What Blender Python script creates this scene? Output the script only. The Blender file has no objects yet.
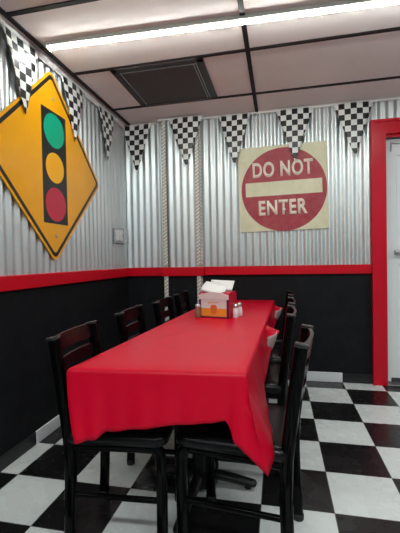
import bpy, bmesh, math, random
from mathutils import Vector, Matrix
random.seed(7)
scn = bpy.context.scene
COL = scn.collection
PI = math.pi
H = 2.3676           # ceiling height
RX, RY = 5.2, -7.0   # far sides of the room

# ------------------------------------------------------------------ materials
def mat(name, col=(.5, .5, .5), rough=.5, metal=0., emit=None, strength=0., spec=.5, coat=0., transm=0., ior=1.45):
    m = bpy.data.materials.new(name); m.use_nodes = True
    b = m.node_tree.nodes['Principled BSDF']
    b.inputs['Base Color'].default_value = (*col, 1)
    b.inputs['Roughness'].default_value = rough
    b.inputs['Metallic'].default_value = metal
    b.inputs['Specular IOR Level'].default_value = spec
    b.inputs['Coat Weight'].default_value = coat
    b.inputs['Transmission Weight'].default_value = transm
    b.inputs['IOR'].default_value = ior
    if emit:
        b.inputs['Emission Color'].default_value = (*emit, 1)
        b.inputs['Emission Strength'].default_value = strength
    return m

class N:
    """small node-building helper on one material"""
    def __init__(s, m):
        s.t = m.node_tree; s.b = s.t.nodes['Principled BSDF']
        s.co = s.t.nodes.new('ShaderNodeTexCoord')
    def new(s, kind, **kw):
        n = s.t.nodes.new(kind)
        for k, v in kw.items(): setattr(n, k, v)
        return n
    def link(s, a, b): s.t.links.new(a, b)
    def math(s, op, a, b=None, c=None):
        n = s.new('ShaderNodeMath', operation=op)
        for i, v in enumerate((a, b, c)):
            if v is None: continue
            if isinstance(v, (int, float)): n.inputs[i].default_value = v
            else: s.link(v, n.inputs[i])
        return n.outputs[0]
    def xyz(s, out='Object'):
        n = s.new('ShaderNodeSeparateXYZ'); s.link(s.co.outputs[out], n.inputs[0]); return n.outputs
    def noise(s, scale, detail=3, rough=.5, vec=None, stretch=None):
        n = s.new('ShaderNodeTexNoise'); n.inputs['Scale'].default_value = scale
        n.inputs['Detail'].default_value = detail; n.inputs['Roughness'].default_value = rough
        v = vec or s.co.outputs['Object']
        if stretch:
            mp = s.new('ShaderNodeMapping'); mp.inputs['Scale'].default_value = stretch
            s.link(v, mp.inputs['Vector']); v = mp.outputs[0]
        s.link(v, n.inputs['Vector']); return n.outputs[0]
    def mix(s, fac, a, b):
        n = s.new('ShaderNodeMix', data_type='RGBA')
        if isinstance(fac, (int, float)): n.inputs[0].default_value = fac
        else: s.link(fac, n.inputs[0])
        for i, v in ((6, a), (7, b)):
            if isinstance(v, tuple): n.inputs[i].default_value = (*v, 1)
            else: s.link(v, n.inputs[i])
        return n.outputs[2]
    def ramp(s, fac, lo, hi, a=0., b=1.):
        n = s.new('ShaderNodeMapRange'); s.link(fac, n.inputs[0])
        for i, v in zip((1, 2, 3, 4), (lo, hi, a, b)): n.inputs[i].default_value = v
        return n.outputs[0]
    def col(s, c): s.link(c, s.b.inputs['Base Color'])
    def rough(s, c): s.link(c, s.b.inputs['Roughness'])
    def bump(s, h, strength=.3, dist=.01):
        n = s.new('ShaderNodeBump'); n.inputs['Strength'].default_value = strength
        n.inputs['Distance'].default_value = dist
        s.link(h, n.inputs['Height']); s.link(n.outputs[0], s.b.inputs['Normal'])

M = {}
M['red_paint'] = mat('red_gloss_paint', (.58, .002, .014), .34, spec=.35)
n = N(M['red_paint']); n.bump(n.noise(40, 3), .06, .004)
M['red_wood'] = mat('red_painted_wood', (.58, .003, .020), .30, spec=.4)
n = N(M['red_wood']); n.bump(n.noise(30, 4, stretch=(1, 1, .2)), .12, .004)
M['black_wall'] = mat('black_textured_wall_paint', (.0105, .011, .014), .6, spec=.2)
n = N(M['black_wall'])
n.col(n.mix(n.ramp(n.noise(7, 6, .7), .35, .7), (.005, .0052, .007), (.010, .0105, .013)))
n.bump(n.noise(75, 4, .6), .5, .006)
M['galv'] = mat('galvanised_corrugated_steel', (.70, .78, .80), .40, .92)
n = N(M['galv'])
n.col(n.mix(n.ramp(n.noise(9, 5, .6, stretch=(1, 1, .25)), .3, .72), (.66, .715, .73), (.79, .84, .85)))
n.rough(n.ramp(n.noise(22, 4), .3, .7, .36, .46))
M['plate'] = mat('embossed_aluminium_plate', (.50, .485, .44), .5, .3)
M['tread'] = mat('raised_bright_tread', (.84, .825, .78), .40, .2)
M['plaster'] = mat('grey_wall_paint', (.24, .24, .25), .7)
n = N(M['plaster']); n.bump(n.noise(60, 3), .1, .003)
M['ceiling'] = mat('vinyl_faced_ceiling_tile', (.57, .51, .50), .62)
n = N(M['ceiling'])
n.col(n.mix(n.ramp(n.noise(3, 5, .6), .35, .7), (.82, .74, .725), (.88, .80, .785)))
n.bump(n.noise(260, 2), .10, .002)
M['tee'] = mat('dark_brown_ceiling_grid', (.012, .008, .008), .6, spec=.3)
M['angle'] = mat('off_white_wall_angle', (.55, .50, .49), .5)
# checkered vinyl tiles
T = .3048
M['floor'] = mat('checkered_vinyl_tile', (.5, .5, .5), .22, spec=.45)
n = N(M['floor']); x, y, z = n.xyz()
ux = n.math('MULTIPLY_ADD', x, 1 / T, 40 - 1.6377 / T)
uy = n.math('MULTIPLY_ADD', y, -1 / T, 40 - .1648 / T)
par = n.math('MODULO', n.math('ADD', n.math('FLOOR', ux), n.math('FLOOR', uy)), 2.)
cellv = n.new('ShaderNodeCombineXYZ'); n.link(n.math('FLOOR', ux), cellv.inputs[0]); n.link(n.math('FLOOR', uy), cellv.inputs[1])
wn = n.new('ShaderNodeTexWhiteNoise'); wn.noise_dimensions = '3D'; n.link(cellv.outputs[0], wn.inputs['Vector'])
cloud = n.ramp(n.noise(5, 6, .7), .3, .75)
wht = n.mix(cloud, (.655, .69, .685), (.68, .715, .708))
wht = n.mix(n.math('MULTIPLY', wn.outputs[0], .25), wht, (.62, .655, .65))
blk = n.mix(cloud, (.0065, .0065, .0075), (.011, .0105, .011))
c = n.mix(par, wht, blk)
def edge(u):
    f = n.math('FRACT', u); return n.math('MINIMUM', f, n.math('SUBTRACT', 1., f))
e = n.math('LESS_THAN', n.math('MINIMUM', edge(ux), edge(uy)), .0055)
n.col(n.mix(e, c, (.10, .10, .10)))
n.rough(n.ramp(n.noise(9, 5), .3, .7, .20, .34))
n.bump(n.math('SUBTRACT', 1., e), .15, .002)
M['white_tile'] = mat('white_base_tile', (.76, .77, .80), .3)
M['black_tile'] = mat('black_base_tile', (.010, .010, .012), .3)
M['vinyl'] = mat('red_vinyl_tablecloth', (.60, .010, .045), .36, spec=.22)
n = N(M['vinyl'])
n.col(n.mix(n.ramp(n.noise(4, 4), .3, .7), (.55, .001, .020), (.60, .002, .026)))
n.bump(n.noise(9, 3, .5, stretch=(1, .5, 1)), .10, .02)
M['backing'] = mat('white_flannel_backing', (.56, .41, .41), .85)
M['chair_metal'] = mat('black_powder_coated_metal', (.0018, .0018, .002), .10, spec=.11)
M['slat'] = mat('dark_mahogany_slat', (.030, .008, .010), .22, spec=.3)
n = N(M['slat'])
n.col(n.mix(n.noise(14, 4, .6, stretch=(1, .15, 4)), (.005, .002, .003), (.014, .004, .006)))
M['cap'] = mat('smooth_post_cap', (.02, .02, .022), .16)
M['seat'] = mat('black_vinyl_upholstery', (.006, .006, .007), .24, spec=.25)
n = N(M['seat']); n.bump(n.noise(160, 3), .12, .003)
M['rubber'] = mat('black_rubber', (.012, .012, .012), .6)
M['iron'] = mat('black_cast_iron', (.010, .010, .011), .30)
M['board'] = mat('dark_laminate_top', (.05, .04, .035), .5)
M['white_check'] = mat('pennant_plastic', (.8, .8, .8), .35)
n = N(M['white_check']); x, y, z = n.xyz()
S = .0470
cx_ = n.math('FLOOR', n.math('MULTIPLY_ADD', x, 1 / S, 40.5)); cz_ = n.math('FLOOR', n.math('MULTIPLY_ADD', z, -1 / S, 40.))
pp = n.math('MODULO', n.math('ADD', cx_, cz_), 2.)
n.col(n.mix(pp, (.012, .012, .014), (.80, .81, .80)))
M['tape'] = mat('white_pennant_tape', (.70, .68, .67), .45)
M['yellow'] = mat('yellow_sign_sheeting', (.82, .37, .004), .30, coat=.2)
n = N(M['yellow'])
n.col(n.mix(n.ramp(n.noise(5, 5, .65), .3, .75), (.80, .355, .004), (.86, .40, .006)))
M['sign_black'] = mat('black_sign_ink', (.012, .011, .012), .35)
M['green'] = mat('green_sign_ink', (.0, .36, .20), .35)
M['amber'] = mat('amber_sign_ink', (.86, .42, .006), .35)
M['sign_red'] = mat('crimson_sign_ink', (.50, .020, .055), .35)
M['cream'] = mat('aged_cream_sheeting', (.62, .60, .42), .5)
n = N(M['cream'])
n.col(n.mix(n.ramp(n.noise(7, 7, .7), .35, .75), (.66, .635, .43), (.80, .785, .59)))
M['worn_red'] = mat('worn_red_sign_ink', (.36, .03, .05), .5)
n = N(M['worn_red'])
n.col(n.mix(n.ramp(n.noise(10, 8, .75), .35, .78), (.33, .020, .042), (.44, .10, .10)))
M['letter'] = mat('pale_sign_lettering', (.86, .78, .66), .5)
M['bolt'] = mat('zinc_bolt', (.65, .65, .62), .35, .9)
M['grille'] = mat('dark_perforated_grille', (.05, .035, .035), .5)
n = N(M['grille']); x, y, z = n.xyz()
gx = n.math('PINGPONG', n.math('MULTIPLY', x, 1 / .012), .5); gy = n.math('PINGPONG', n.math('MULTIPLY', y, 1 / .012), .5)
hole = n.math('LESS_THAN', n.math('ADD', n.math('POWER', n.math('SUBTRACT', .5, gx), 2.), n.math('POWER', n.math('SUBTRACT', .5, gy), 2.)), .12)
n.col(n.mix(hole, (.085, .060, .060), (.016, .012, .013)))
M['grille_frame'] = mat('brown_grille_frame', (.035, .026, .028), .4)
M['channel'] = mat('white_lamp_channel', (.80, .83, .78), .45)
M['tube'] = mat('glowing_lamp_tube', (1, 1, 1), .4, emit=(.95, 1., .95), strength=62.)
M['clear'] = mat('clear_plastic_cover', (.75, .77, .80), .15); M['clear'].node_tree.nodes['Principled BSDF'].inputs['Alpha'].default_value = .16
M['grey_plastic'] = mat('pale_grey_plastic', (.80, .80, .82), .45)
M['mid_grey'] = mat('mid_grey_plastic', (.40, .40, .42), .45)
M['dark_plastic'] = mat('dark_plastic', (.05, .05, .055), .4)
M['door'] = mat('white_door_paint', (.80, .83, .84), .40)
M['steel'] = mat('brushed_steel', (.45, .46, .47), .32, .9)
M['disp_red'] = mat('red_plastic_shell', (.52, .012, .04), .28)
M['chrome'] = mat('pale_metal_faceplate', (.80, .76, .74), .30, .1)
M['plum'] = mat('plum_edge_ink', (.11, .012, .05), .4)
M['card_white'] = mat('white_card', (.74, .70, .70), .5)
M['card_orange'] = mat('orange_card_ink', (.85, .32, .035), .5)
M['card_deep'] = mat('deep_orange_card_ink', (.72, .16, .03), .5)
M['paper'] = mat('white_paper_napkin', (.80, .78, .76), .85)
M['glass'] = mat('shaker_glass', (.9, .9, .9), .08, transm=.6, ior=1.3)
M['pepper'] = mat('ground_pepper', (.23, .13, .07), .8)
M['salt'] = mat('white_salt', (.80, .78, .78), .8)
M['shaker_cap'] = mat('metal_shaker_cap', (.62, .60, .58), .3, .9)

# ------------------------------------------------------------------ mesh helpers
class MB:
    def __init__(s): s.bm = bmesh.new()
    def box(s, a, b, bevel=0., seg=2, rot=None, about=None):
        t = bmesh.new()
        bmesh.ops.create_cube(t, size=1)
        a, b = Vector(a), Vector(b)
        for v in t.verts: v.co = Vector(((v.co[i] + .5) * (b[i] - a[i]) + a[i]) for i in range(3))
        if bevel: bmesh.ops.bevel(t, geom=t.edges[:], offset=bevel, segments=seg, profile=.5, affect='EDGES')
        if rot is not None:
            p = Vector(about) if about is not None else (a + b) / 2
            for v in t.verts: v.co = rot @ (v.co - p) + p
        s.merge(t); return s
    def merge(s, t):
        me = bpy.data.meshes.new('tmp'); t.to_mesh(me); t.free(); s.bm.from_mesh(me); bpy.data.meshes.remove(me)
    def tube(s, pts, ra, rb=None, n=12, power=2., up=(0, 1, 0), caps=True):
        """sweep a superellipse (half-axes ra along 'up', rb across) along pts; ra, rb may be lists"""
        pts = [Vector(p) for p in pts]; rb = ra if rb is None else rb
        A = ra if isinstance(ra, (list, tuple)) else [ra] * len(pts)
        B = rb if isinstance(rb, (list, tuple)) else [rb] * len(pts)
        rings = []
        for i, p in enumerate(pts):
            d = (pts[min(i + 1, len(pts) - 1)] - pts[max(i - 1, 0)]).normalized()
            u = Vector(up); u = (u - d * u.dot(d))
            if u.length < 1e-4: u = Vector((1, 0, 0)) - d * d.x
            u.normalize(); w = d.cross(u)
            r = []
            for k in range(n):
                a = 2 * PI * k / n; c, q = math.cos(a), math.sin(a)
                c = math.copysign(abs(c) ** (2 / power), c); q = math.copysign(abs(q) ** (2 / power), q)
                r.append(s.bm.verts.new(p + u * A[i] * c + w * B[i] * q))
            rings.append(r)
        for i in range(len(rings) - 1):
            for k in range(n):
                s.bm.faces.new((rings[i][k], rings[i][(k + 1) % n], rings[i + 1][(k + 1) % n], rings[i + 1][k]))
        if caps: s.bm.faces.new(rings[0][::-1]); s.bm.faces.new(rings[-1])
        return s
    def lathe(s, prof, c=(0, 0, 0), n=20, axis='Z'):
        rings = []
        def P(r, h, a):
            v = Vector((r * math.cos(a), r * math.sin(a), h))
            if axis == 'Y': v = Vector((v.x, -v.z, v.y))
            if axis == 'X': v = Vector((v.z, v.x, v.y))
            return v + Vector(c)
        for r, h in prof:
            rings.append([s.bm.verts.new(P(max(r, 1e-4), h, 2 * PI * k / n)) for k in range(n)])
        for i in range(len(rings) - 1):
            for k in range(n):
                s.bm.faces.new((rings[i][k], rings[i][(k + 1) % n], rings[i + 1][(k + 1) % n], rings[i + 1][k]))
        s.bm.faces.new(rings[0][::-1]); s.bm.faces.new(rings[-1]); return s
    def grid(s, rows):
        g = [[s.bm.verts.new(p) for p in r] for r in rows]
        for i in range(len(g) - 1):
            for k in range(len(g[0]) - 1):
                s.bm.faces.new((g[i][k], g[i][k + 1], g[i + 1][k + 1], g[i + 1][k]))
        return g
    def prism(s, outline, f0, f1):
        """outline: list of 2D points, f0/f1: map (a,b)->3D for the two faces"""
        A = [s.bm.verts.new(f0(*p)) for p in outline]; B = [s.bm.verts.new(f1(*p)) for p in outline]
        k = len(outline)
        s.bm.faces.new(A); s.bm.faces.new(B[::-1])
        for i in range(k): s.bm.faces.new((A[i], B[i], B[(i + 1) % k], A[(i + 1) % k]))
        return s
    def ring(s, out, inn, f0, f1):
        k = len(out)
        a, b, c, d = ([s.bm.verts.new(f(*p)) for p in o] for f, o in ((f0, out), (f0, inn), (f1, out), (f1, inn)))
        for i in range(k):
            j = (i + 1) % k
            for q in ((a[i], a[j], b[j], b[i]), (c[j], c[i], d[i], d[j]), (a[j], a[i], c[i], c[j]), (b[i], b[j], d[j], d[i])): s.bm.faces.new(q)
        return s
    def build(s, name, m, parent=None, smooth=35, loc=None):
        bmesh.ops.recalc_face_normals(s.bm, faces=s.bm.faces[:])
        me = bpy.data.meshes.new(name); s.bm.to_mesh(me); s.bm.free()
        me.materials.append(m)
        if smooth:
            for p in me.polygons: p.use_smooth = True
            me.set_sharp_from_angle(angle=math.radians(smooth))
        o = bpy.data.objects.new(name, me); COL.objects.link(o)
        if parent: o.parent = parent
        if loc is not None: o.location = loc
        return o

def tag(o, label, cat, group=None, kind=None):
    o['label'] = label; o['category'] = cat
    if group: o['group'] = group
    if kind: o['kind'] = kind
    return o
def empty(name, loc=(0, 0, 0), rz=0.):
    o = bpy.data.objects.new(name, None); COL.objects.link(o); o.empty_display_size = .1
    o.location = loc; o.rotation_euler = (0, 0, rz); return o
def struct(o, label=None):
    o['kind'] = 'structure'
    if label: o['label'] = label
    return o
def copy_tree(o, parent=None):
    c = o.copy(); COL.objects.link(c)
    if parent: c.parent = parent
    for ch in list(o.children): copy_tree(ch, c)
    return c
def rrect(w, h, r, k=6, cx=0., cy=0.):
    pts = []
    for qx, qy, a0 in ((1, 1, 0), (-1, 1, 90), (-1, -1, 180), (1, -1, 270)):
        for i in range(k + 1):
            a = math.radians(a0 + 90 * i / k)
            pts.append((cx + qx * (w / 2 - r) + r * math.cos(a), cy + qy * (h / 2 - r) + r * math.sin(a)))
    return pts
def circ(r, k=48, cx=0., cy=0.):
    return [(cx + r * math.cos(2 * PI * i / k), cy + r * math.sin(2 * PI * i / k)) for i in range(k)]
def rotp(pts, a):
    c, s = math.cos(a), math.sin(a); return [(c * x - s * y, s * x + c * y) for x, y in pts]

# ------------------------------------------------------------------ the room
RAIL0, RAIL1 = .926, 1.008
DX0, DX1, DZ = 2.292, 3.205, 2.075        # door opening
struct(MB().box((-.15, RY - .15, -.1), (RX + .15, .35, 0)).build('floor', M['floor'], smooth=0))
struct(MB().box((-.15, RY - .15, H), (RX + .15, .35, H + .1)).build('ceiling', M['ceiling'], smooth=0))
WL = struct(MB().box((-.15, RY - .15, 0), (0, .15, H)).build('wall_left', M['black_wall'], smooth=0))
WB = struct(MB().box((0, 0, 0), (DX0, .15, H)).box((DX0, 0, DZ), (DX1, .15, H)).box((DX1, 0, 0), (RX, .15, H)).build('wall_back', M['black_wall'], smooth=0))
struct(MB().box((RX, RY - .15, 0), (RX + .15, .15, H)).build('wall_right', M['plaster'], smooth=0))
struct(MB().box((0, RY - .15, 0), (RX, RY, H)).build('wall_rear', M['plaster'], smooth=0))
# pilaster on the back wall
PX0, PX1, PD = .394, .737, .062
PL = struct(MB().box((PX0, -PD, 0), (PX1, 0, H)).build('wall_pilaster', M['black_wall'], smooth=0))

def corrugated(name, parent, f, a0, a1, z0, z1, per=.0632, amp=.0075):
    """f(a, depth, z) -> point"""
    mb = MB(); k = int((a1 - a0) / per * 10); rows = []
    for zi in range(9):
        z = z0 + (z1 - z0) * zi / 8; r = []
        for i in range(k + 1):
            a = a0 + (a1 - a0) * i / k
            wob = .0012 * math.sin(a * 5.1 + z * 2.3) + .0008 * math.sin(a * 13 + z * 4.1 + 1)
            r.append(f(a + .001 * math.sin(z * 3 + a * 9), .010 + amp * math.sin(2 * PI * a / per) + wob, z))
        rows.append(r)
    mb.grid(rows)
    return mb.build(name, M['galv'], parent, smooth=80)
fb = lambda a, d, z: (a, -d, z)
corrugated('corrugated_cladding', WB, fb, .002, PX0, RAIL1 - .01, H)
corrugated('corrugated_cladding', WB, fb, PX1, 2.20, RAIL1 - .01, H)
corrugated('corrugated_cladding', WB, fb, 2.19, 3.35, 2.17, H)
corrugated('corrugated_cladding', PL, lambda a, d, z: (a, -PD - d, z), PX0 + .036, PX1 - .036, RAIL1 - .01, H, amp=.006)
corrugated('corrugated_cladding', WL, lambda a, d, z: (d, a, z), -5.0, -.02, RAIL1 - .01, H)

# red chair rail along both walls, stepping round the pilaster
R_ = .024
def rail(mb, a, b): mb.box(a, b, .004, 1)
mb = MB()
mb.box((0, -R_, RAIL0), (PX0 - .001, 0, RAIL1), .004, 1)
mb.box((PX0 - R_, -PD - R_, RAIL0), (PX1 + R_, -PD, RAIL1), .004, 1)
mb.box((PX0 - R_, -PD, RAIL0), (PX0, -R_, RAIL1), .002, 1); mb.box((PX1, -PD, RAIL0), (PX1 + R_, 0, RAIL1), .002, 1)
mb.box((PX1 + R_, -R_, RAIL0 + .004), (2.182, 0, RAIL1), .004, 1)
struct(mb.build('trim_1', M['red_paint']), 'red chair rail along the back wall')
struct(MB().box((0, -5.0, RAIL0), (R_, -R_, RAIL1), .004, 1).build('trim_2', M['red_paint']), 'red chair rail along the left wall')

# embossed corner guards of the pilaster
def guard(x, sgn):
    o = empty('trim_3' if sgn < 0 else 'trim_4'); struct(o, 'embossed metal corner strip on the %s edge of the wall pilaster' % ('left' if sgn < 0 else 'right'))
    w = .037; y0 = -PD - .0175
    mb = MB()
    x0, x1 = (x - .003, x + w) if sgn < 0 else (x - w, x + .003)
    for z0, z1 in ((0.005, RAIL0 + .002), (RAIL1 - .002, H)):
        mb.box((x0, y0, z0), (x1, y0 + .003, z1), .001, 1)
        xs = x0 if sgn < 0 else x1 - .003
        mb.box((xs, y0, z0), (xs + .003, -.001, z1))
    mb.build('strip', M['plate'], o)
    lg = MB(); z = .02; k = 0
    while z < H - .02:
        if not (RAIL0 - .015 < z < RAIL1 + .015):
            r = Matrix.Rotation(-.75, 3, 'Y'); xx = (x0 + x1) / 2
            lg.box((xx - .021, y0 - .006, z - .0065), (xx + .021, y0 + .0005, z + .0065), .002, 1, rot=r)
            xs = x0 if sgn < 0 else x1
            for j, yy in enumerate((-PD + .0, -PD + .025, -PD + .045)):
                r = Matrix.Rotation(.75, 3, 'X')
                lg.box((xs - .003, yy - .011, z - .005), (xs + .003, yy + .011, z + .005), rot=r)
        z += .032; k += 1
    lg.build('raised_tread', M['tread'], o)
guard(PX0, -1); guard(PX1, 1)

# baseboards: black tiles with one white one on each wall
BH = .078
b = struct(MB().box((PX1, -.010, 0), (1.6377, 0, BH), .003, 1).box((1.9425, -.010, 0), (2.182, 0, BH), .003, 1).box((.0, -.010, 0), (PX0, 0, BH), .003, 1).build('baseboard_back', M['black_tile']))
o = MB().box((1.6385, -.0115, 0), (1.9417, 0, BH + .006), .003, 1).build('base_tile', M['white_tile'], b); o['label'] = 'white base tile'
b = struct(MB().box((0, -5, 0), (.010, -1.404, BH), .003, 1).box((0, -1.099, 0), (.010, -.011, BH), .003, 1).build('baseboard_left', M['black_tile']))
o = MB().box((0, -1.4035, 0), (.0115, -1.0995, BH), .003, 1).build('base_tile', M['white_tile'], b); o['label'] = 'white base tile'

# ceiling grid
mb = MB(); tw = .014
for y in (-.372, -.985, -1.61, -2.22, -2.83, -3.44, -4.05, -4.66, -5.27, -5.88, -6.49): mb.box((.045, y - tw, H - .006), (RX, y + tw, H + .002))
for x in (.056, 1.254, 2.474, 3.694, 4.914): mb.box((x - tw, RY, H - .008), (x + tw, -.012, H + .002))
struct(mb.build('trim_5', M['tee'], smooth=0), 'dark ceiling grid bars')
mb = MB()
mb.box((0, RY, H - .007), (.022, -.03, H + .001)).box((0, -.022, H - .007), (PX0, 0, H + .001)).box((PX0 - .024, -PD - .028, H - .007), (PX1 + .024, -PD + .002, H + .001)).box((PX1, -.022, H - .007), (RX, 0, H + .001))
struct(mb.build('trim_6', M['angle'], smooth=0), 'pale wall angle where ceiling meets walls')

# door casing (red) and door
mb = MB(); CX0 = 2.180
def casing(mb, a, b): mb.box(a, b, .006, 2)
mit = lambda pts, y0, y1: mb.prism(pts, lambda a, c: (a, y0, c), lambda a, c: (a, y1, c))
CT = 2.190
mit([(CX0, 0), (DX0, 0), (DX0, DZ), (CX0, CT)], -.034, .0)
mit([(CX0, CT), (DX0, DZ), (DX1, DZ), (DX1 + .112, CT)], -.034, .0)
mit([(DX1, 0), (DX1 + .112, 0), (DX1 + .112, CT), (DX1, DZ)], -.034, .0)
# outer back-band and inner bead, jamb lining
for a, b_ in ((0, .018),):
    mit([(CX0, 0), (CX0 + .022, 0), (CX0 + .022, CT - .022), (CX0, CT)], -.044, -.03)
    mit([(CX0, CT), (CX0 + .022, CT - .022), (DX1 + .09, CT - .022), (DX1 + .112, CT)], -.044, -.03)
    mit([(DX1 + .09, 0), (DX1 + .112, 0), (DX1 + .112, CT), (DX1 + .09, CT - .022)], -.044, -.03)
mb.box((DX0 - .012, -.036, 0), (DX0, .10, DZ)).box((DX1, -.036, 0), (DX1 + .012, .10, DZ)).box((DX0, -.036, DZ - .001), (DX1, .10, DZ + .012))
mb.box((DX0, .0, DZ - .022), (DX1, .03, DZ))
struct(mb.build('trim_7', M['red_wood'], smooth=25), 'red painted wooden casing round the door')
DY = .035
mb = MB()
st = .095                                             # stiles and rails round two sunk panels
mb.box((DX0 + .004, DY + .014, .018), (DX1 - .004, DY + .045, DZ - .045))
for a, c in (((DX0 + .004, .018), (DX0 + .004 + st, DZ - .045)), ((DX1 - .004 - st, .018), (DX1 - .004, DZ - .045)), ((DX0 + .09, .018), (DX1 - .09, .25)), ((DX0 + .09, 1.0), (DX1 - .09, 1.16)), ((DX0 + .09, DZ - .17), (DX1 - .09, DZ - .045))):
    mb.box((a[0], DY, a[1]), (c[0], DY + .02, c[1]), .004, 1)
D = struct(mb.build('door_1', M['door']))
mb = MB().box((DX0 + .072, DY - .055, 1.094), (DX1 - .055, DY - .028, 1.120), .006, 2)
mb.box((DX0 + .074, DY - .05, 1.088), (DX0 + .10, DY + .001, 1.124), .004, 1).box((DX1 - .10, DY - .05, 1.07), (DX1 - .045, DY + .001, 1.14), .004, 1)
mb.build('push_bar', M['steel'], D)
mb = MB().box((DX0 + .05, DY - .016, DZ - .135), (DX0 + .062, DY + .001, DZ - .06), .003, 1).box((DX0 + .05, DY - .016, DZ - .075), (DX0 + .36, DY + .001, DZ - .055), .003, 1)
mb.build('closer_arm', M['steel'], D)
MB().box((DX0 + .045, DY - .006, .012), (DX1 - .045, DY + .002, .050), .002, 1).build('door_sweep', M['dark_plastic'], D)
struct(MB().box((DX0, -.03, 0), (DX1, .12, .006), .002, 1).build('trim_8', M['steel']), 'metal door threshold')

# ------------------------------------------------------------------ ceiling fixtures
V = empty('ceiling_vent', (.648, -.679, H)); tag(V, 'square dark brown perforated air grille set in the ceiling', 'vent')
w = .320; hgt = .305
MB().box((-w + .03, -hgt + .03, -.010), (w - .03, hgt - .03, .0)).build('perforated_panel', M['grille'], V, smooth=0)
mb = MB()
for a, c in (((-w, -hgt), (w, -hgt + .045)), ((-w, hgt - .045), (w, hgt)), ((-w, -hgt), (-w + .045, hgt)), ((w - .045, -hgt), (w, hgt))): mb.box((*a, -.014), (*c, .0), .003, 1)
mb.build('frame', M['grille_frame'], V)
mb = MB()
for a, c in (((-w + .05, -hgt + .052), (w - .05, -hgt + .058)), ((w - .058, -hgt + .05), (w - .052, hgt - .05)), ((w - .075, -hgt + .05), (w - .071, hgt - .05)), ((-w + .052, -hgt + .05), (-w + .058, hgt - .05))): mb.box((*a, -.0145), (*c, -.009))
o = mb.build('inner_bead', M['steel'], V, smooth=0)

L = empty('ceiling_light', (.104, -1.331, H)); tag(L, 'long glowing white tube light running across the ceiling', 'ceiling light')
LL = 2.44; L.rotation_euler = (0, 0, math.radians(2.0))
mb = MB(); mb.box((0, -.0275, -.022), (LL, .0275, 0), .004, 1); mb.build('channel', M['channel'], L)
mb = MB(); hc = [(.0145 * math.cos(PI + PI * i / 12), -.0215 + .013 * math.sin(PI + PI * i / 12)) for i in range(13)]
mb.prism(hc, lambda a, c: (.010, a, c), lambda a, c: (LL - .010, a, c)); mb.build('lamp_tube', M['tube'], L, smooth=60)
for x in (0, LL):
    s = 1 if x == 0 else -1
    MB().box((min(x, x + .010 * s), -.0285, -.036), (max(x, x + .010 * s), .0285, -.0), .004, 2).build('end_cap', M['channel'], L)
# unseen area lamps, added outside the view to brighten the room
def lamp(x, y, sx, e, rx=0.):
    d = bpy.data.lights.new('fill_lamp', 'AREA'); d.shape = 'RECTANGLE'; d.size = sx; d.size_y = .10; d.energy = e; d.color = (.94, 1., .98)
    o = bpy.data.objects.new('fill_lamp', d); COL.objects.link(o); o.location = (x, y, H - .05); return o
lamp(1.6, -3.75, 2.4, 36); lamp(3.9, -1.37, 1.2, 16); lamp(4.0, -3.75, 1.2, 12); lamp(1.9, -5.7, 2.4, 28)

# ------------------------------------------------------------------ thermostat box near the corner
X0 = .0185
o = empty('thermostat', (X0, -.215, 1.30)); tag(o, 'small grey thermostat box under a clear cover on the left metal wall', 'thermostat')
MB().box((0, -.115, -.07), (.006, .095, .07), .003, 1).build('back_plate', M['mid_grey'], o)
MB().box((.006, -.095, -.045), (.040, .005, .045), .006, 2).build('control_unit', M['grey_plastic'], o)
MB().box((.040, -.012, -.015), (.043, .0, .018), .002, 1).build('slot', M['dark_plastic'], o)
mb = MB()
mb.box((.006, -.110, -.066), (.052, -.107, .066)).box((.006, .087, -.066), (.052, .090, .066)).box((.006, -.110, .063), (.052, .090, .066)).box((.006, -.110, -.066), (.052, .090, -.063)).box((.050, -.110, -.066), (.053, .090, .066))
mb.build('clear_cover', M['clear'], o, smooth=0)

# ------------------------------------------------------------------ signs
SX = .026
TS = empty('traffic_sign', (SX, -1.195, 1.684)); tag(TS, 'yellow diamond road sign showing a traffic light on left wall', 'sign')
f = lambda x: (lambda a, c: (x, a, c))
side = .866
dia = lambda s, r: rotp(rrect(s, s, r, 8), PI / 4)
MB().prism(dia(side, .045), f(0), f(.003)).build('sign_plate', M['yellow'], TS, smooth=30)
MB().ring(dia(side - .034, .035), dia(side - .078, .025), f(.0028), f(.0036)).build('border', M['sign_black'], TS, smooth=0)
tilt = math.radians(0)
MB().prism(rrect(.258, .715, .004, 3, .018, -.006), f(.0028), f(.0038)).build('signal_panel', M['sign_black'], TS, smooth=0)
for nm, zz, mm, rr in (('green_disc', .230, 'green', .108), ('amber_disc', -.006, 'amber', .096), ('red_disc', -.240, 'sign_red', .108)):
    MB().prism(circ(rr, 48, .018, zz), f(.0036), f(.0046)).build(nm, M[mm], TS, smooth=30)
for zz in (.43, -.44):
    MB().lathe([(.011, 0), (.011, .004), (.007, .006)], (.003, .012, zz), 12, 'X').build('bolt', M['bolt'], TS)

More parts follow.
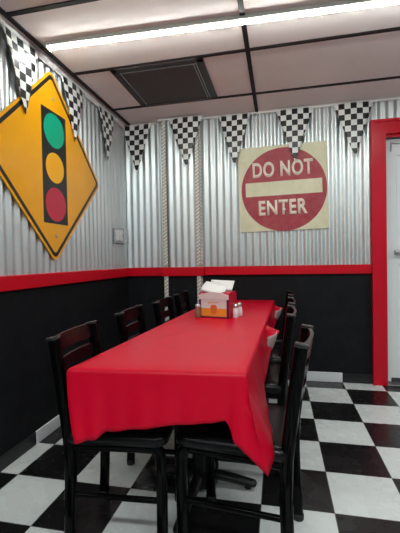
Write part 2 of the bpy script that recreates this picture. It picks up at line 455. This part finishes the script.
DS = empty('no_entry_sign', (1.464, -.021, 1.685)); DS.rotation_euler = (0, math.radians(-.9), 0)
tag(DS, 'cream square road sign with red circle reading DO NOT ENTER on back wall', 'sign')
g = lambda y: (lambda a, c: (a, -y, c))
MB().prism(rrect(.750, .742, .018, 6), g(0), g(.003)).build('sign_plate', M['cream'], DS, smooth=30)
CC = (.008, -.014); CR = .362
MB().prism(circ(CR, 72, *CC), g(.0028), g(.0036)).build('red_disc', M['worn_red'], DS, smooth=30)
MB().prism(rrect(.648, .122, .004, 3, .007, -.002), g(.0034), g(.0042)).build('white_bar', M['cream'], DS, smooth=0)
def lettering(txt, parent, cx, cz, width, height, m, y=.0036, bold=.031, space=1.1):
    cu = bpy.data.curves.new('lettering', 'FONT'); cu.body = txt; cu.align_x = 'CENTER'; cu.align_y = 'CENTER'
    cu.size = 1; cu.offset = bold; cu.space_character = space; cu.extrude = .0; cu.resolution_u = 6
    t = bpy.data.objects.new('tmp', cu); COL.objects.link(t)
    bpy.context.view_layer.update()
    me = bpy.data.meshes.new_from_object(t.evaluated_get(bpy.context.evaluated_depsgraph_get()))
    bpy.data.objects.remove(t); bpy.data.curves.remove(cu)
    xs = [v.co.x for v in me.vertices]; ys = [v.co.y for v in me.vertices]
    mx, my = (max(xs) + min(xs)) / 2, (max(ys) + min(ys)) / 2; sx = width / (max(xs) - min(xs)); sy = height / (max(ys) - min(ys))
    bm = bmesh.new(); bm.from_mesh(me); bpy.data.meshes.remove(me)
    for v in bm.verts: v.co = Vector((cx + (v.co.x - mx) * sx, 0, cz + (v.co.y - my) * sy))
    r = bmesh.ops.extrude_face_region(bm, geom=bm.faces[:])
    for v in bm.verts: v.co.y = -y
    for e_ in r['geom']:
        if isinstance(e_, bmesh.types.BMVert): e_.co.y = -y - .0008
    k = MB(); k.bm.free(); k.bm = bm
    return k.build('lettering', m, parent, smooth=0)
lettering('DO NOT', DS, .004, .166, .512, .136, M['letter'])
lettering('ENTER', DS, -.002, -.168, .412, .130, M['letter'])
for zz, xx in ((.175, .008), (-.19, .008)):
    MB().lathe([(.013, 0), (.013, .003), (.008, .006)], (xx, -.0036, zz), 14, 'Y').build('bolt', M['bolt'], DS)

# ------------------------------------------------------------------ chequered pennants
def pennant(parent, loc, rz, wdt=.268, ln=.405, seed=0, tipcurl=.0, sway=0.):
    rnd = random.Random(seed); mb = MB(); rows = []; K = 16
    ph = rnd.uniform(0, 6)
    for i in range(K + 1):
        t = i / K; hw = max(.001, wdt / 2 * (1 - t) ** .97); z = -ln * t; r = []
        for k in range(9):
            u = k / 4 - 1
            x = hw * u + sway * t * t
            y = -.006 - .006 * math.sin(3 * u + ph) * (1 - t) - .010 * math.sin(PI * t) - tipcurl * max(0, t - .72) * (1 + .5 * math.sin(30 * t))
            r.append((x, y, z))
        rows.append(r)
    mb.grid(rows)
    o = mb.build('pennant', M['white_check'], parent, smooth=80)
    md = o.modifiers.new('Solidify', 'SOLIDIFY'); md.thickness = .0006
    o.location = loc; o.rotation_euler = (0, 0, rz)
    return o
PT = H - .026
BB = empty('pennant_string', (1.1, 0, PT)); tag(BB, 'white tape of black and white checkered pennants along back wall', 'bunting')
yb = -.036
mb = MB()
mb.box((.05, yb - .001, -.004), (PX0 - .02, yb + .001, .012)).box((PX0 - .03, -PD - .036, -.004), (PX1 + .03, -PD - .034, .012)).box((PX1 + .03, yb - .001, -.004), (3.2, yb + .001, .012))
mb.box((PX0 - .031, -PD - .035, -.004), (PX0 - .029, yb, .012)).box((PX1 + .029, -PD - .035, -.004), (PX1 + .031, yb, .012))
o = mb.build('tape', M['tape'], BB, smooth=0); o.location = (-1.1, 0, 0)
for i, (x, wd) in enumerate(((.140, .292), (.626, .315), (1.058, .285), (1.574, .312), (2.046, .312))):
    pennant(BB, (x - 1.1, (-PD - .035 if i == 1 else yb), .004), 0, wd, .450, i, .05, (.008 if i in (1, 4) else -.004))
BL = empty('pennant_string', (0, -1.0, H - .045)); tag(BL, 'white tape of black and white checkered pennants along left wall above yellow sign', 'bunting')
o = MB().box((.025, -4.0, -.012), (.027, -.06, .030)).build('tape', M['tape'], BL, smooth=0); o.location = (0, 1.0, 0)
for i, y in enumerate((-1.475, -.940, -.445, -1.98, -2.48)):
    pennant(BL, (.027, y + 1.0, .004), PI / 2, .295, .412, 20 + i, .03, (.02, -.01, -.005, 0, 0)[i])

# ------------------------------------------------------------------ tables
ANG = math.radians(-2.2)
def make_table(loc):
    t = empty('dining_table', loc, ANG)
    MB().box((-.250, -.515, .675), (.250, .515, .703), .006, 2).build('tabletop', M['board'], t)
    mb = MB(); mb.lathe([(.05, .03), (.05, .045), (.038, .055), (.038, .655), (.05, .66)], n=24); mb.box((-.17, -.25, .655), (.17, .25, .675), .004, 1)
    mb.build('column', M['iron'], t)
    MB().lathe([(.03, .008), (.085, .012), (.09, .035), (.075, .05), (.045, .062), (.04, .064)], n=28).build('hub', M['iron'], t)
    for ex, ey in ((.268, 0), (-.268, 0), (0, .375), (0, -.375)):
        d = Vector((ex, ey, 0)); l = d.length; d.normalize(); u = Vector((-d.y, d.x, 0))
        pts = [d * (l * q) + Vector((0, 0, zz)) for q, zz in ((.18, .044), (.4, .042), (.7, .034), (.9, .026), (.97, .024), (1., .022))]
        fo = MB().tube(pts, [.024, .023, .022, .022, .021, .012], [.022, .021, .017, .015, .013, .006], n=16, power=2.6, up=u).build('foot', M['iron'], t, smooth=50)
        MB().lathe([(.016, 0), (.016, .012)], tuple(d * (l - .04)), 12).build('glide', M['rubber'], fo)
    return t
def on_axis(v): return Vector((1.022 + .0635 * v, -2.155 + 2.135 * v, 0))
c1, c2 = on_axis(.272), on_axis(.754)
t1 = make_table(c1); tag(t1, 'pedestal table under near half of red cloth with black cast base on floor', 'table', 'pedestal tables under the red cloth')
t2 = copy_tree(t1); t2.location = c2; tag(t2, 'pedestal table under far half of red cloth against back wall', 'table', 'pedestal tables under the red cloth')

# ------------------------------------------------------------------ red tablecloth
ZT = .7075
NLc, NRc, FRc, FLc = Vector((.703, -2.150)), Vector((1.316, -2.112)), Vector((1.384, -.034)), Vector((.835, -.034))
def lerp_keys(keys, s):
    for (a, *va), (b, *vb) in zip(keys, keys[1:]):
        if s <= b:
            q = (s - a) / (b - a); q = q * q * (3 - 2 * q)
            return [x + (y - x) * q for x, y in zip(va, vb)]
    return list(keys[-1][1:])
sides = [
 # corner a, corner b, n samples, keys: (s, out-offset, along-offset, drop)
 (NLc, NRc, 60, [(0, .040, .044, .240), (.12, .034, .026, .228), (.25, .016, 0, .204), (.45, .020, 0, .188), (.62, .014, 0, .172), (.80, .018, 0, .160), (.88, .012, .004, .150), (.925, .020, -.004, .172), (.945, .040, -.012, .205), (1, .066, .066, .286)]),
 (NRc, FRc, 130, [(0, .066, -.066, .286), (.02, .084, -.02, .264), (.06, .074, 0, .245), (.12, .052, 0, .24), (.2, .030, 0, .24), (.28, .014, 0, .22), (.34, .024, 0, .17), (.395, .040, 0, .10), (.43, .078, 0, .040), (.455, .070, 0, .045), (.49, .028, 0, .13), (.56, .014, 0, .18), (.70, .012, 0, .19), (.78, .016, 0, .15), (.85, .034, 0, .09), (.885, .078, 0, .038), (.915, .060, 0, .06), (.97, .016, 0, .14), (1, .016, 0, .15)]),
 (FRc, FLc, 30, [(0, .010, 0, .14), (.5, .007, 0, .12), (1, .010, 0, .14)]),
 (FLc, NLc, 90, [(0, .012, 0, .15), (.2, .020, 0, .19), (.4, .012, 0, .2), (.6, .022, 0, .2), (.8, .014, 0, .21), (.94, .012, 0, .22), (1, .012, -.02, .247)]),
]
loop = []
for A, B, k, keys in sides:
    d = (B - A).normalized(); nrm = Vector((d.y, -d.x))
    for i in range(k):
        s = i / k
        # denser near the ends
        o_, al, dr = lerp_keys(keys, s)
        loop.append((A.lerp(B, s), nrm, d, o_, al, dr, s))
cent = (NLc + NRc + FRc + FLc) / 4
RAD = .016
rings = []
nl = len(loop)
norms = []
for i in range(nl):                                        # smooth the normals round corners
    acc = Vector((0, 0))
    for j in range(-3, 4): acc += loop[(i + j) % nl][1]
    norms.append(acc.normalized())
mb = MB()
for t in (0., .25, .5, .75, .93):                           # the flat top: towards the edge
    rings.append([(*(cent.lerp(p - n_ * RAD, .02 + .98 * t)), ZT + .0012 * math.sin(p.y * 9 + p.x * 4) * t * (1 - t) * 4) for (p, _, d, o_, al, dr, s), n_ in zip(loop, norms)])
for q in (0, 25, 50, 75, 90):                               # rounded edge
    a = math.radians(q)
    rings.append([(*(p - n_ * RAD + n_ * RAD * math.sin(a)), ZT - RAD * (1 - math.cos(a)) * min(1, dr / .05)) for (p, _, d, o_, al, dr, s), n_ in zip(loop, norms)])
K = 12
for i in range(1, K + 1):
    t = i / K; r = []
    for (p, n0, d, o_, al, dr, s), n_ in zip(loop, norms):
        fl = t ** 1.15
        nn = n_.lerp(n0, t).normalized()
        q = p + nn * o_ * fl + d * al * fl
        q = q + nn * .0025 * math.sin(s * 37 + p.x * 11) * t
        r.append((q.x, q.y, ZT - RAD - (dr - RAD) * t))
    rings.append(r)
vs = [[mb.bm.verts.new(p) for p in r] for r in rings]
for i in range(len(vs) - 1):
    for k in range(nl): mb.bm.faces.new((vs[i][k], vs[i][(k + 1) % nl], vs[i + 1][(k + 1) % nl], vs[i + 1][k]))
mb.bm.faces.new(vs[0])
TC = mb.build('tablecloth', M['vinyl'], smooth=75)
md = TC.modifiers.new('Solidify', 'SOLIDIFY'); md.thickness = .0016; md.offset = 1
tag(TC, 'long red vinyl tablecloth draped over the dining tables', 'tablecloth')
def fold_back(v0, v1, zt, out, drop, tuck):
    """white underside of the cloth where its edge is turned over"""
    rows = []; mb = MB()
    for i in range(9):
        t = i / 8; r = []
        for k in range(13):
            u = k / 12; v = v0 + (v1 - v0) * (u * (1 - .25 * t) + .10 * t)
            p = NRc.lerp(FRc, v)
            bul = math.sin(PI * min(1, u * 1.05 + .02)) ** .6
            off = .012 + (out - .012) * bul * (1 - .2 * t * t) - tuck * t * t * .6
            r.append((p.x + off, p.y, zt - drop * t - .010 * (1 - bul)))
        rows.append(r)
    mb.grid(rows); o = mb.build('turned_edge', M['backing'], TC, smooth=80); o['label'] = 'white fabric underside of the cloth'
    m_ = o.modifiers.new('Solidify', 'SOLIDIFY'); m_.thickness = .002
fold_back(.360, .468, ZT - .034, .066, .115, .055)
fold_back(.800, .920, ZT - .032, .066, .10, .055)

# ------------------------------------------------------------------ chairs
def make_chair():
    c = empty('dining_chair')
    hw = .164
    for sy in (-1, 1):
        post = [(-.185, sy * hw, .012), (-.178, sy * hw, .15), (-.174, sy * hw, .30), (-.178, sy * hw, .42), (-.190, sy * hw, .52), (-.206, sy * hw, .65), (-.226, sy * hw, .792)]
        p = MB().tube(post, .0175, .0205, n=16, power=3.2).build('back_post', M['chair_metal'], c, smooth=50)
        o = MB().box((-.250, sy * hw - .021, .789), (-.206, sy * hw + .021, .802), .004, 2, rot=Matrix.Rotation(-.15, 3, 'Y')).build('post_cap', M['cap'], p)
        MB().lathe([(.021, 0), (.022, .022), (.019, .026)], (-.185, sy * hw, 0), 14).build('foot_glide', M['rubber'], p)
        fl = [(.166, sy * hw, .012), (.168, sy * hw, .2), (.168, sy * hw, .36), (.162, sy * hw, .392), (.145, sy * hw, .407)]
        l = MB().tube(fl, .0170, .0195, n=16, power=3.2).build('front_leg', M['chair_metal'], c, smooth=50)
        MB().lathe([(.021, 0), (.022, .022), (.019, .026)], (.166, sy * hw, 0), 14).build('foot_glide', M['rubber'], l)
    mb = MB()
    for sy in (-1, 1): mb.tube([(-.176, sy * hw, .398), (0, sy * hw, .402), (.150, sy * hw, .403)], .0125, .016, n=12, power=3)
    mb.tube([(-.174, -hw, .398), (-.174, hw, .398)], .016, .011, n=12, power=3, up=(0, 0, 1)); mb.tube([(.150, -hw, .402), (.150, hw, .402)], .016, .011, n=12, power=3, up=(0, 0, 1))
    mb.build('seat_frame', M['chair_metal'], c, smooth=50)
    for sy in (-1, 1):
        MB().tube([(-.177, sy * hw, .218), (.168, sy * hw, .214)], .009, .010, n=12, power=3).build('stretcher', M['chair_metal'], c, smooth=50)
    # padded seat with crowned top
    mb = MB(); rows = []
    out = rrect(.388, .380, .045, 6)
    rr = []
    for sc, z in ((.90, .414), (.985, .418), (1., .430), (.995, .444), (.96, .455), (.88, .4605), (.7, .464), (.4, .4665), (.12, .467)):
        rr.append([mb.bm.verts.new((p[0] * sc - .002, p[1] * sc, z)) for p in out])
    k = len(out)
    for i in range(len(rr) - 1):
        for j in range(k): mb.bm.faces.new((rr[i][j], rr[i][(j + 1) % k], rr[i + 1][(j + 1) % k], rr[i + 1][j]))
    mb.bm.faces.new(rr[0][::-1]); mb.bm.faces.new(rr[-1])
    st = mb.build('seat', M['seat'], c, smooth=60)
    # curved ladder slats
    for z0, z1 in ((.735, .796), (.664, .708), (.590, .634)):
        mb = MB(); K = 14
        prof = []
        for i in range(K + 1):
            u = i / K * 2 - 1; y = u * hw
            r = []
            for zz, th in ((z0, 0), (z1, 0), (z1, 1), (z0, 1)):
                xb = -.206 - (zz - .64) * .155 - .020 * (1 - u * u)
                r.append(Vector((xb - .006 + .012 * th, y, zz)))
            prof.append(r)
        V_ = [[mb.bm.verts.new(p) for p in r] for r in prof]
        for i in range(K):
            for j in range(4): mb.bm.faces.new((V_[i][j], V_[i][(j + 1) % 4], V_[i + 1][(j + 1) % 4], V_[i + 1][j]))
        mb.bm.faces.new(V_[0]); mb.bm.faces.new(V_[-1][::-1])
        bmesh.ops.bevel(mb.bm, geom=[e_ for e_ in mb.bm.edges if abs((e_.verts[0].co - e_.verts[1].co).y) > .01], offset=.003, segments=2, affect='EDGES')
        o = mb.build('slat', M['slat'], c, smooth=50); o['label'] = 'dark reddish wooden slat'
    return c
proto = make_chair()
G = 'black chairs along the two long sides of the table'
spots = [
 (.822, -1.902, 5., 'black slatted-back chair at near end of table on the left'),
 (.815, -1.315, 4., 'second black slatted-back chair along left of table, just behind the nearest'),
 (.850, -.830, 2., 'third black slatted-back chair along left side, level with napkin dispenser'),
 (.842, -.305, 2., 'farthest black slatted-back chair on left, in the room corner'),
 (1.270, -1.885, 173., 'black slatted-back chair at near end of table on the right'),
 (1.256, -1.290, 178., 'second black chair along right of table, its seat partly under cloth'),
 (1.272, -.830, 179., 'third black chair along right of table behind two nearer backs'),
 (1.280, -.300, 180., 'farthest black chair on the right of table, against back wall'),
]
for i, (x, y, a, lab) in enumerate(spots):
    o = proto if i == 0 else copy_tree(proto)
    o.location = (x, y, 0); o.rotation_euler = (0, 0, math.radians(a)); tag(o, lab, 'chair', G)
    if i == 4: o.scale.x = 1.07

# ------------------------------------------------------------------ napkin dispenser and shakers
ZC = ZT + .0018
ND = empty('napkin_dispenser', (1.040, -.985, ZC), math.radians(-13)); tag(ND, 'red napkin dispenser with printed card front and white napkins on red tablecloth', 'napkin dispenser')
w2 = .102; dp = .068
arch = lambda hw_, h0, rise, k=10: [(-hw_, 0), (hw_, 0)] + [(hw_ * math.cos(PI * i / k / 1.0), h0 + rise * math.sin(PI * i / k)) for i in range(0, k + 1)]
def arch_pts(hw_, z0, h0, rise, k=10):
    return [(-hw_, z0), (hw_, z0), (hw_, h0)] + [(hw_ * (1 - 2 * i / k), h0 + rise * math.sin(PI * i / k)) for i in range(1, k)] + [(-hw_, h0)]
# shell: rounded in side view
prof = [(-dp, 0), (dp, 0)] + [(dp - .022 + .022 * math.cos(a), .138 + .022 * math.sin(a)) for a in [PI / 2 * i / 5 for i in range(6)]] + [(-dp + .022 - .022 * math.sin(a), .138 + .022 * math.cos(a)) for a in [PI / 2 * i / 5 for i in range(6)]]
MB().prism(prof, lambda a, c: (-w2, a, c), lambda a, c: (w2, a, c)).build('shell', M['disp_red'], ND, smooth=35)
fp = lambda y: (lambda a, c: (a, y, c))
MB().prism(arch_pts(w2 - .002, .115, .142, .020), fp(-dp - .006), fp(-dp + .001)).build('faceplate', M['chrome'], ND, smooth=35)
MB().box((-w2 + .001, -dp - .005, .004), (-w2 + .016, -dp, .116), .001, 1).box((w2 - .016, -dp - .005, .004), (w2 - .001, -dp, .116), .001, 1).box((-w2 + .001, -dp - .005, .002), (w2 - .001, -dp, .010), .001, 1).build('card_holder', M['plum'], ND)
cd = MB().box((-w2 + .016, -dp - .003, .010), (w2 - .016, -dp, .114)).build('printed_card', M['card_white'], ND, smooth=0)
MB().box((-w2 + .016, -dp - .0038, .010), (w2 - .016, -dp - .0028, .060)).build('orange_band', M['card_orange'], cd, smooth=0)
mb = MB(); mb.prism([(-.017, .026), (.017, .026), (.021, .062), (.021, .072), (.012, .082), (-.012, .082), (-.021, .072), (-.021, .062)], fp(-dp - .0046), fp(-dp - .0036)); mb.build('printed_figure', M['card_deep'], cd, smooth=0)
mb = MB(); mb.box((-.040, -dp - .0038, .094), (.034, -dp - .0028, .099)).box((-.030, -dp - .0038, .086), (-.022, -dp - .0028, .090)); mb.build('printed_line', M['card_orange'], cd, smooth=0)
def napkin(y0, pts, w_, x0, rot, skew):
    mb = MB(); rows = []
    for (y, z) in pts: rows.append([(x0 + (k / 6 - .5) * w_, y0 + y + .003 * math.sin(k * 1.3), z + skew * (k / 6 - .5)) for k in range(7)])
    mb.grid(rows); o = mb.build('napkin', M['paper'], ND, smooth=60)
    m_ = o.modifiers.new('Solidify', 'SOLIDIFY'); m_.thickness = .004
    return o
napkin(.0, [(-.066, .156), (-.060, .168), (-.030, .185), (.0, .197), (.03, .208)], .155, -.014, 0, -.030)
napkin(.03, [(-.030, .170), (-.018, .182), (-.004, .198), (.018, .222), (.024, .228)], .160, .014, 0, -.006)

def shaker(name, loc, rz, contents, label):
    o = empty(name, loc, rz); tag(o, label, 'shaker')
    MB().lathe([(.0155, 0), (.0185, .003), (.0185, .033), (.0165, .056), (.0145, .063)], n=16).build('glass_body', M[contents], o, smooth=50)
    MB().lathe([(.0150, .063), (.0165, .065), (.0165, .077), (.0125, .085), (.004, .088)], n=16).build('cap', M['shaker_cap'], o, smooth=50)
    return o
shaker('pepper_shaker', (.923, -1.055, ZC), 0, 'pepper', 'small brown pepper shaker left of the napkin dispenser')
shaker('salt_shaker', (1.158, -1.035, ZC), 0, 'salt', 'white salt shaker with metal cap at right of napkin dispenser, in front')
shaker('salt_shaker', (1.174, -.965, ZC), 0, 'salt', 'white salt shaker with metal cap half hidden behind the nearer white shaker')

# ------------------------------------------------------------------ camera, world, view
f_, yaw, pitch, roll, cx, cy, cz = 362.6975, .213742, -.0195533, -.0190046, 1.42290, -3.269777, 1.075275
sy, cyw = math.sin(yaw), math.cos(yaw)
fw = Vector((-sy * math.cos(pitch), cyw * math.cos(pitch), math.sin(pitch)))
r0 = Vector((cyw, sy, 0)); u0 = r0.cross(fw)
r1 = r0 * math.cos(roll) + u0 * math.sin(roll); u1 = -r0 * math.sin(roll) + u0 * math.cos(roll)
cam = bpy.data.cameras.new('camera'); co = bpy.data.objects.new('camera', cam); COL.objects.link(co)
mw = Matrix((r1, u1, -fw)).transposed().to_4x4(); mw.translation = (cx, cy, cz); co.matrix_world = mw
cam.sensor_fit = 'VERTICAL'; cam.sensor_height = 36.; cam.lens = f_ / 533 * 36.; cam.clip_start = .02
scn.camera = co
wd = bpy.data.worlds.new('world'); wd.use_nodes = True; scn.world = wd
wd.node_tree.nodes['Background'].inputs[0].default_value = (.6, .62, .65, 1); wd.node_tree.nodes['Background'].inputs[1].default_value = .3
vs_ = scn.view_settings; vs_.view_transform = 'Standard'; vs_.look = 'None'; vs_.gamma = 1; vs_.exposure = .40; vs_.use_curve_mapping = False
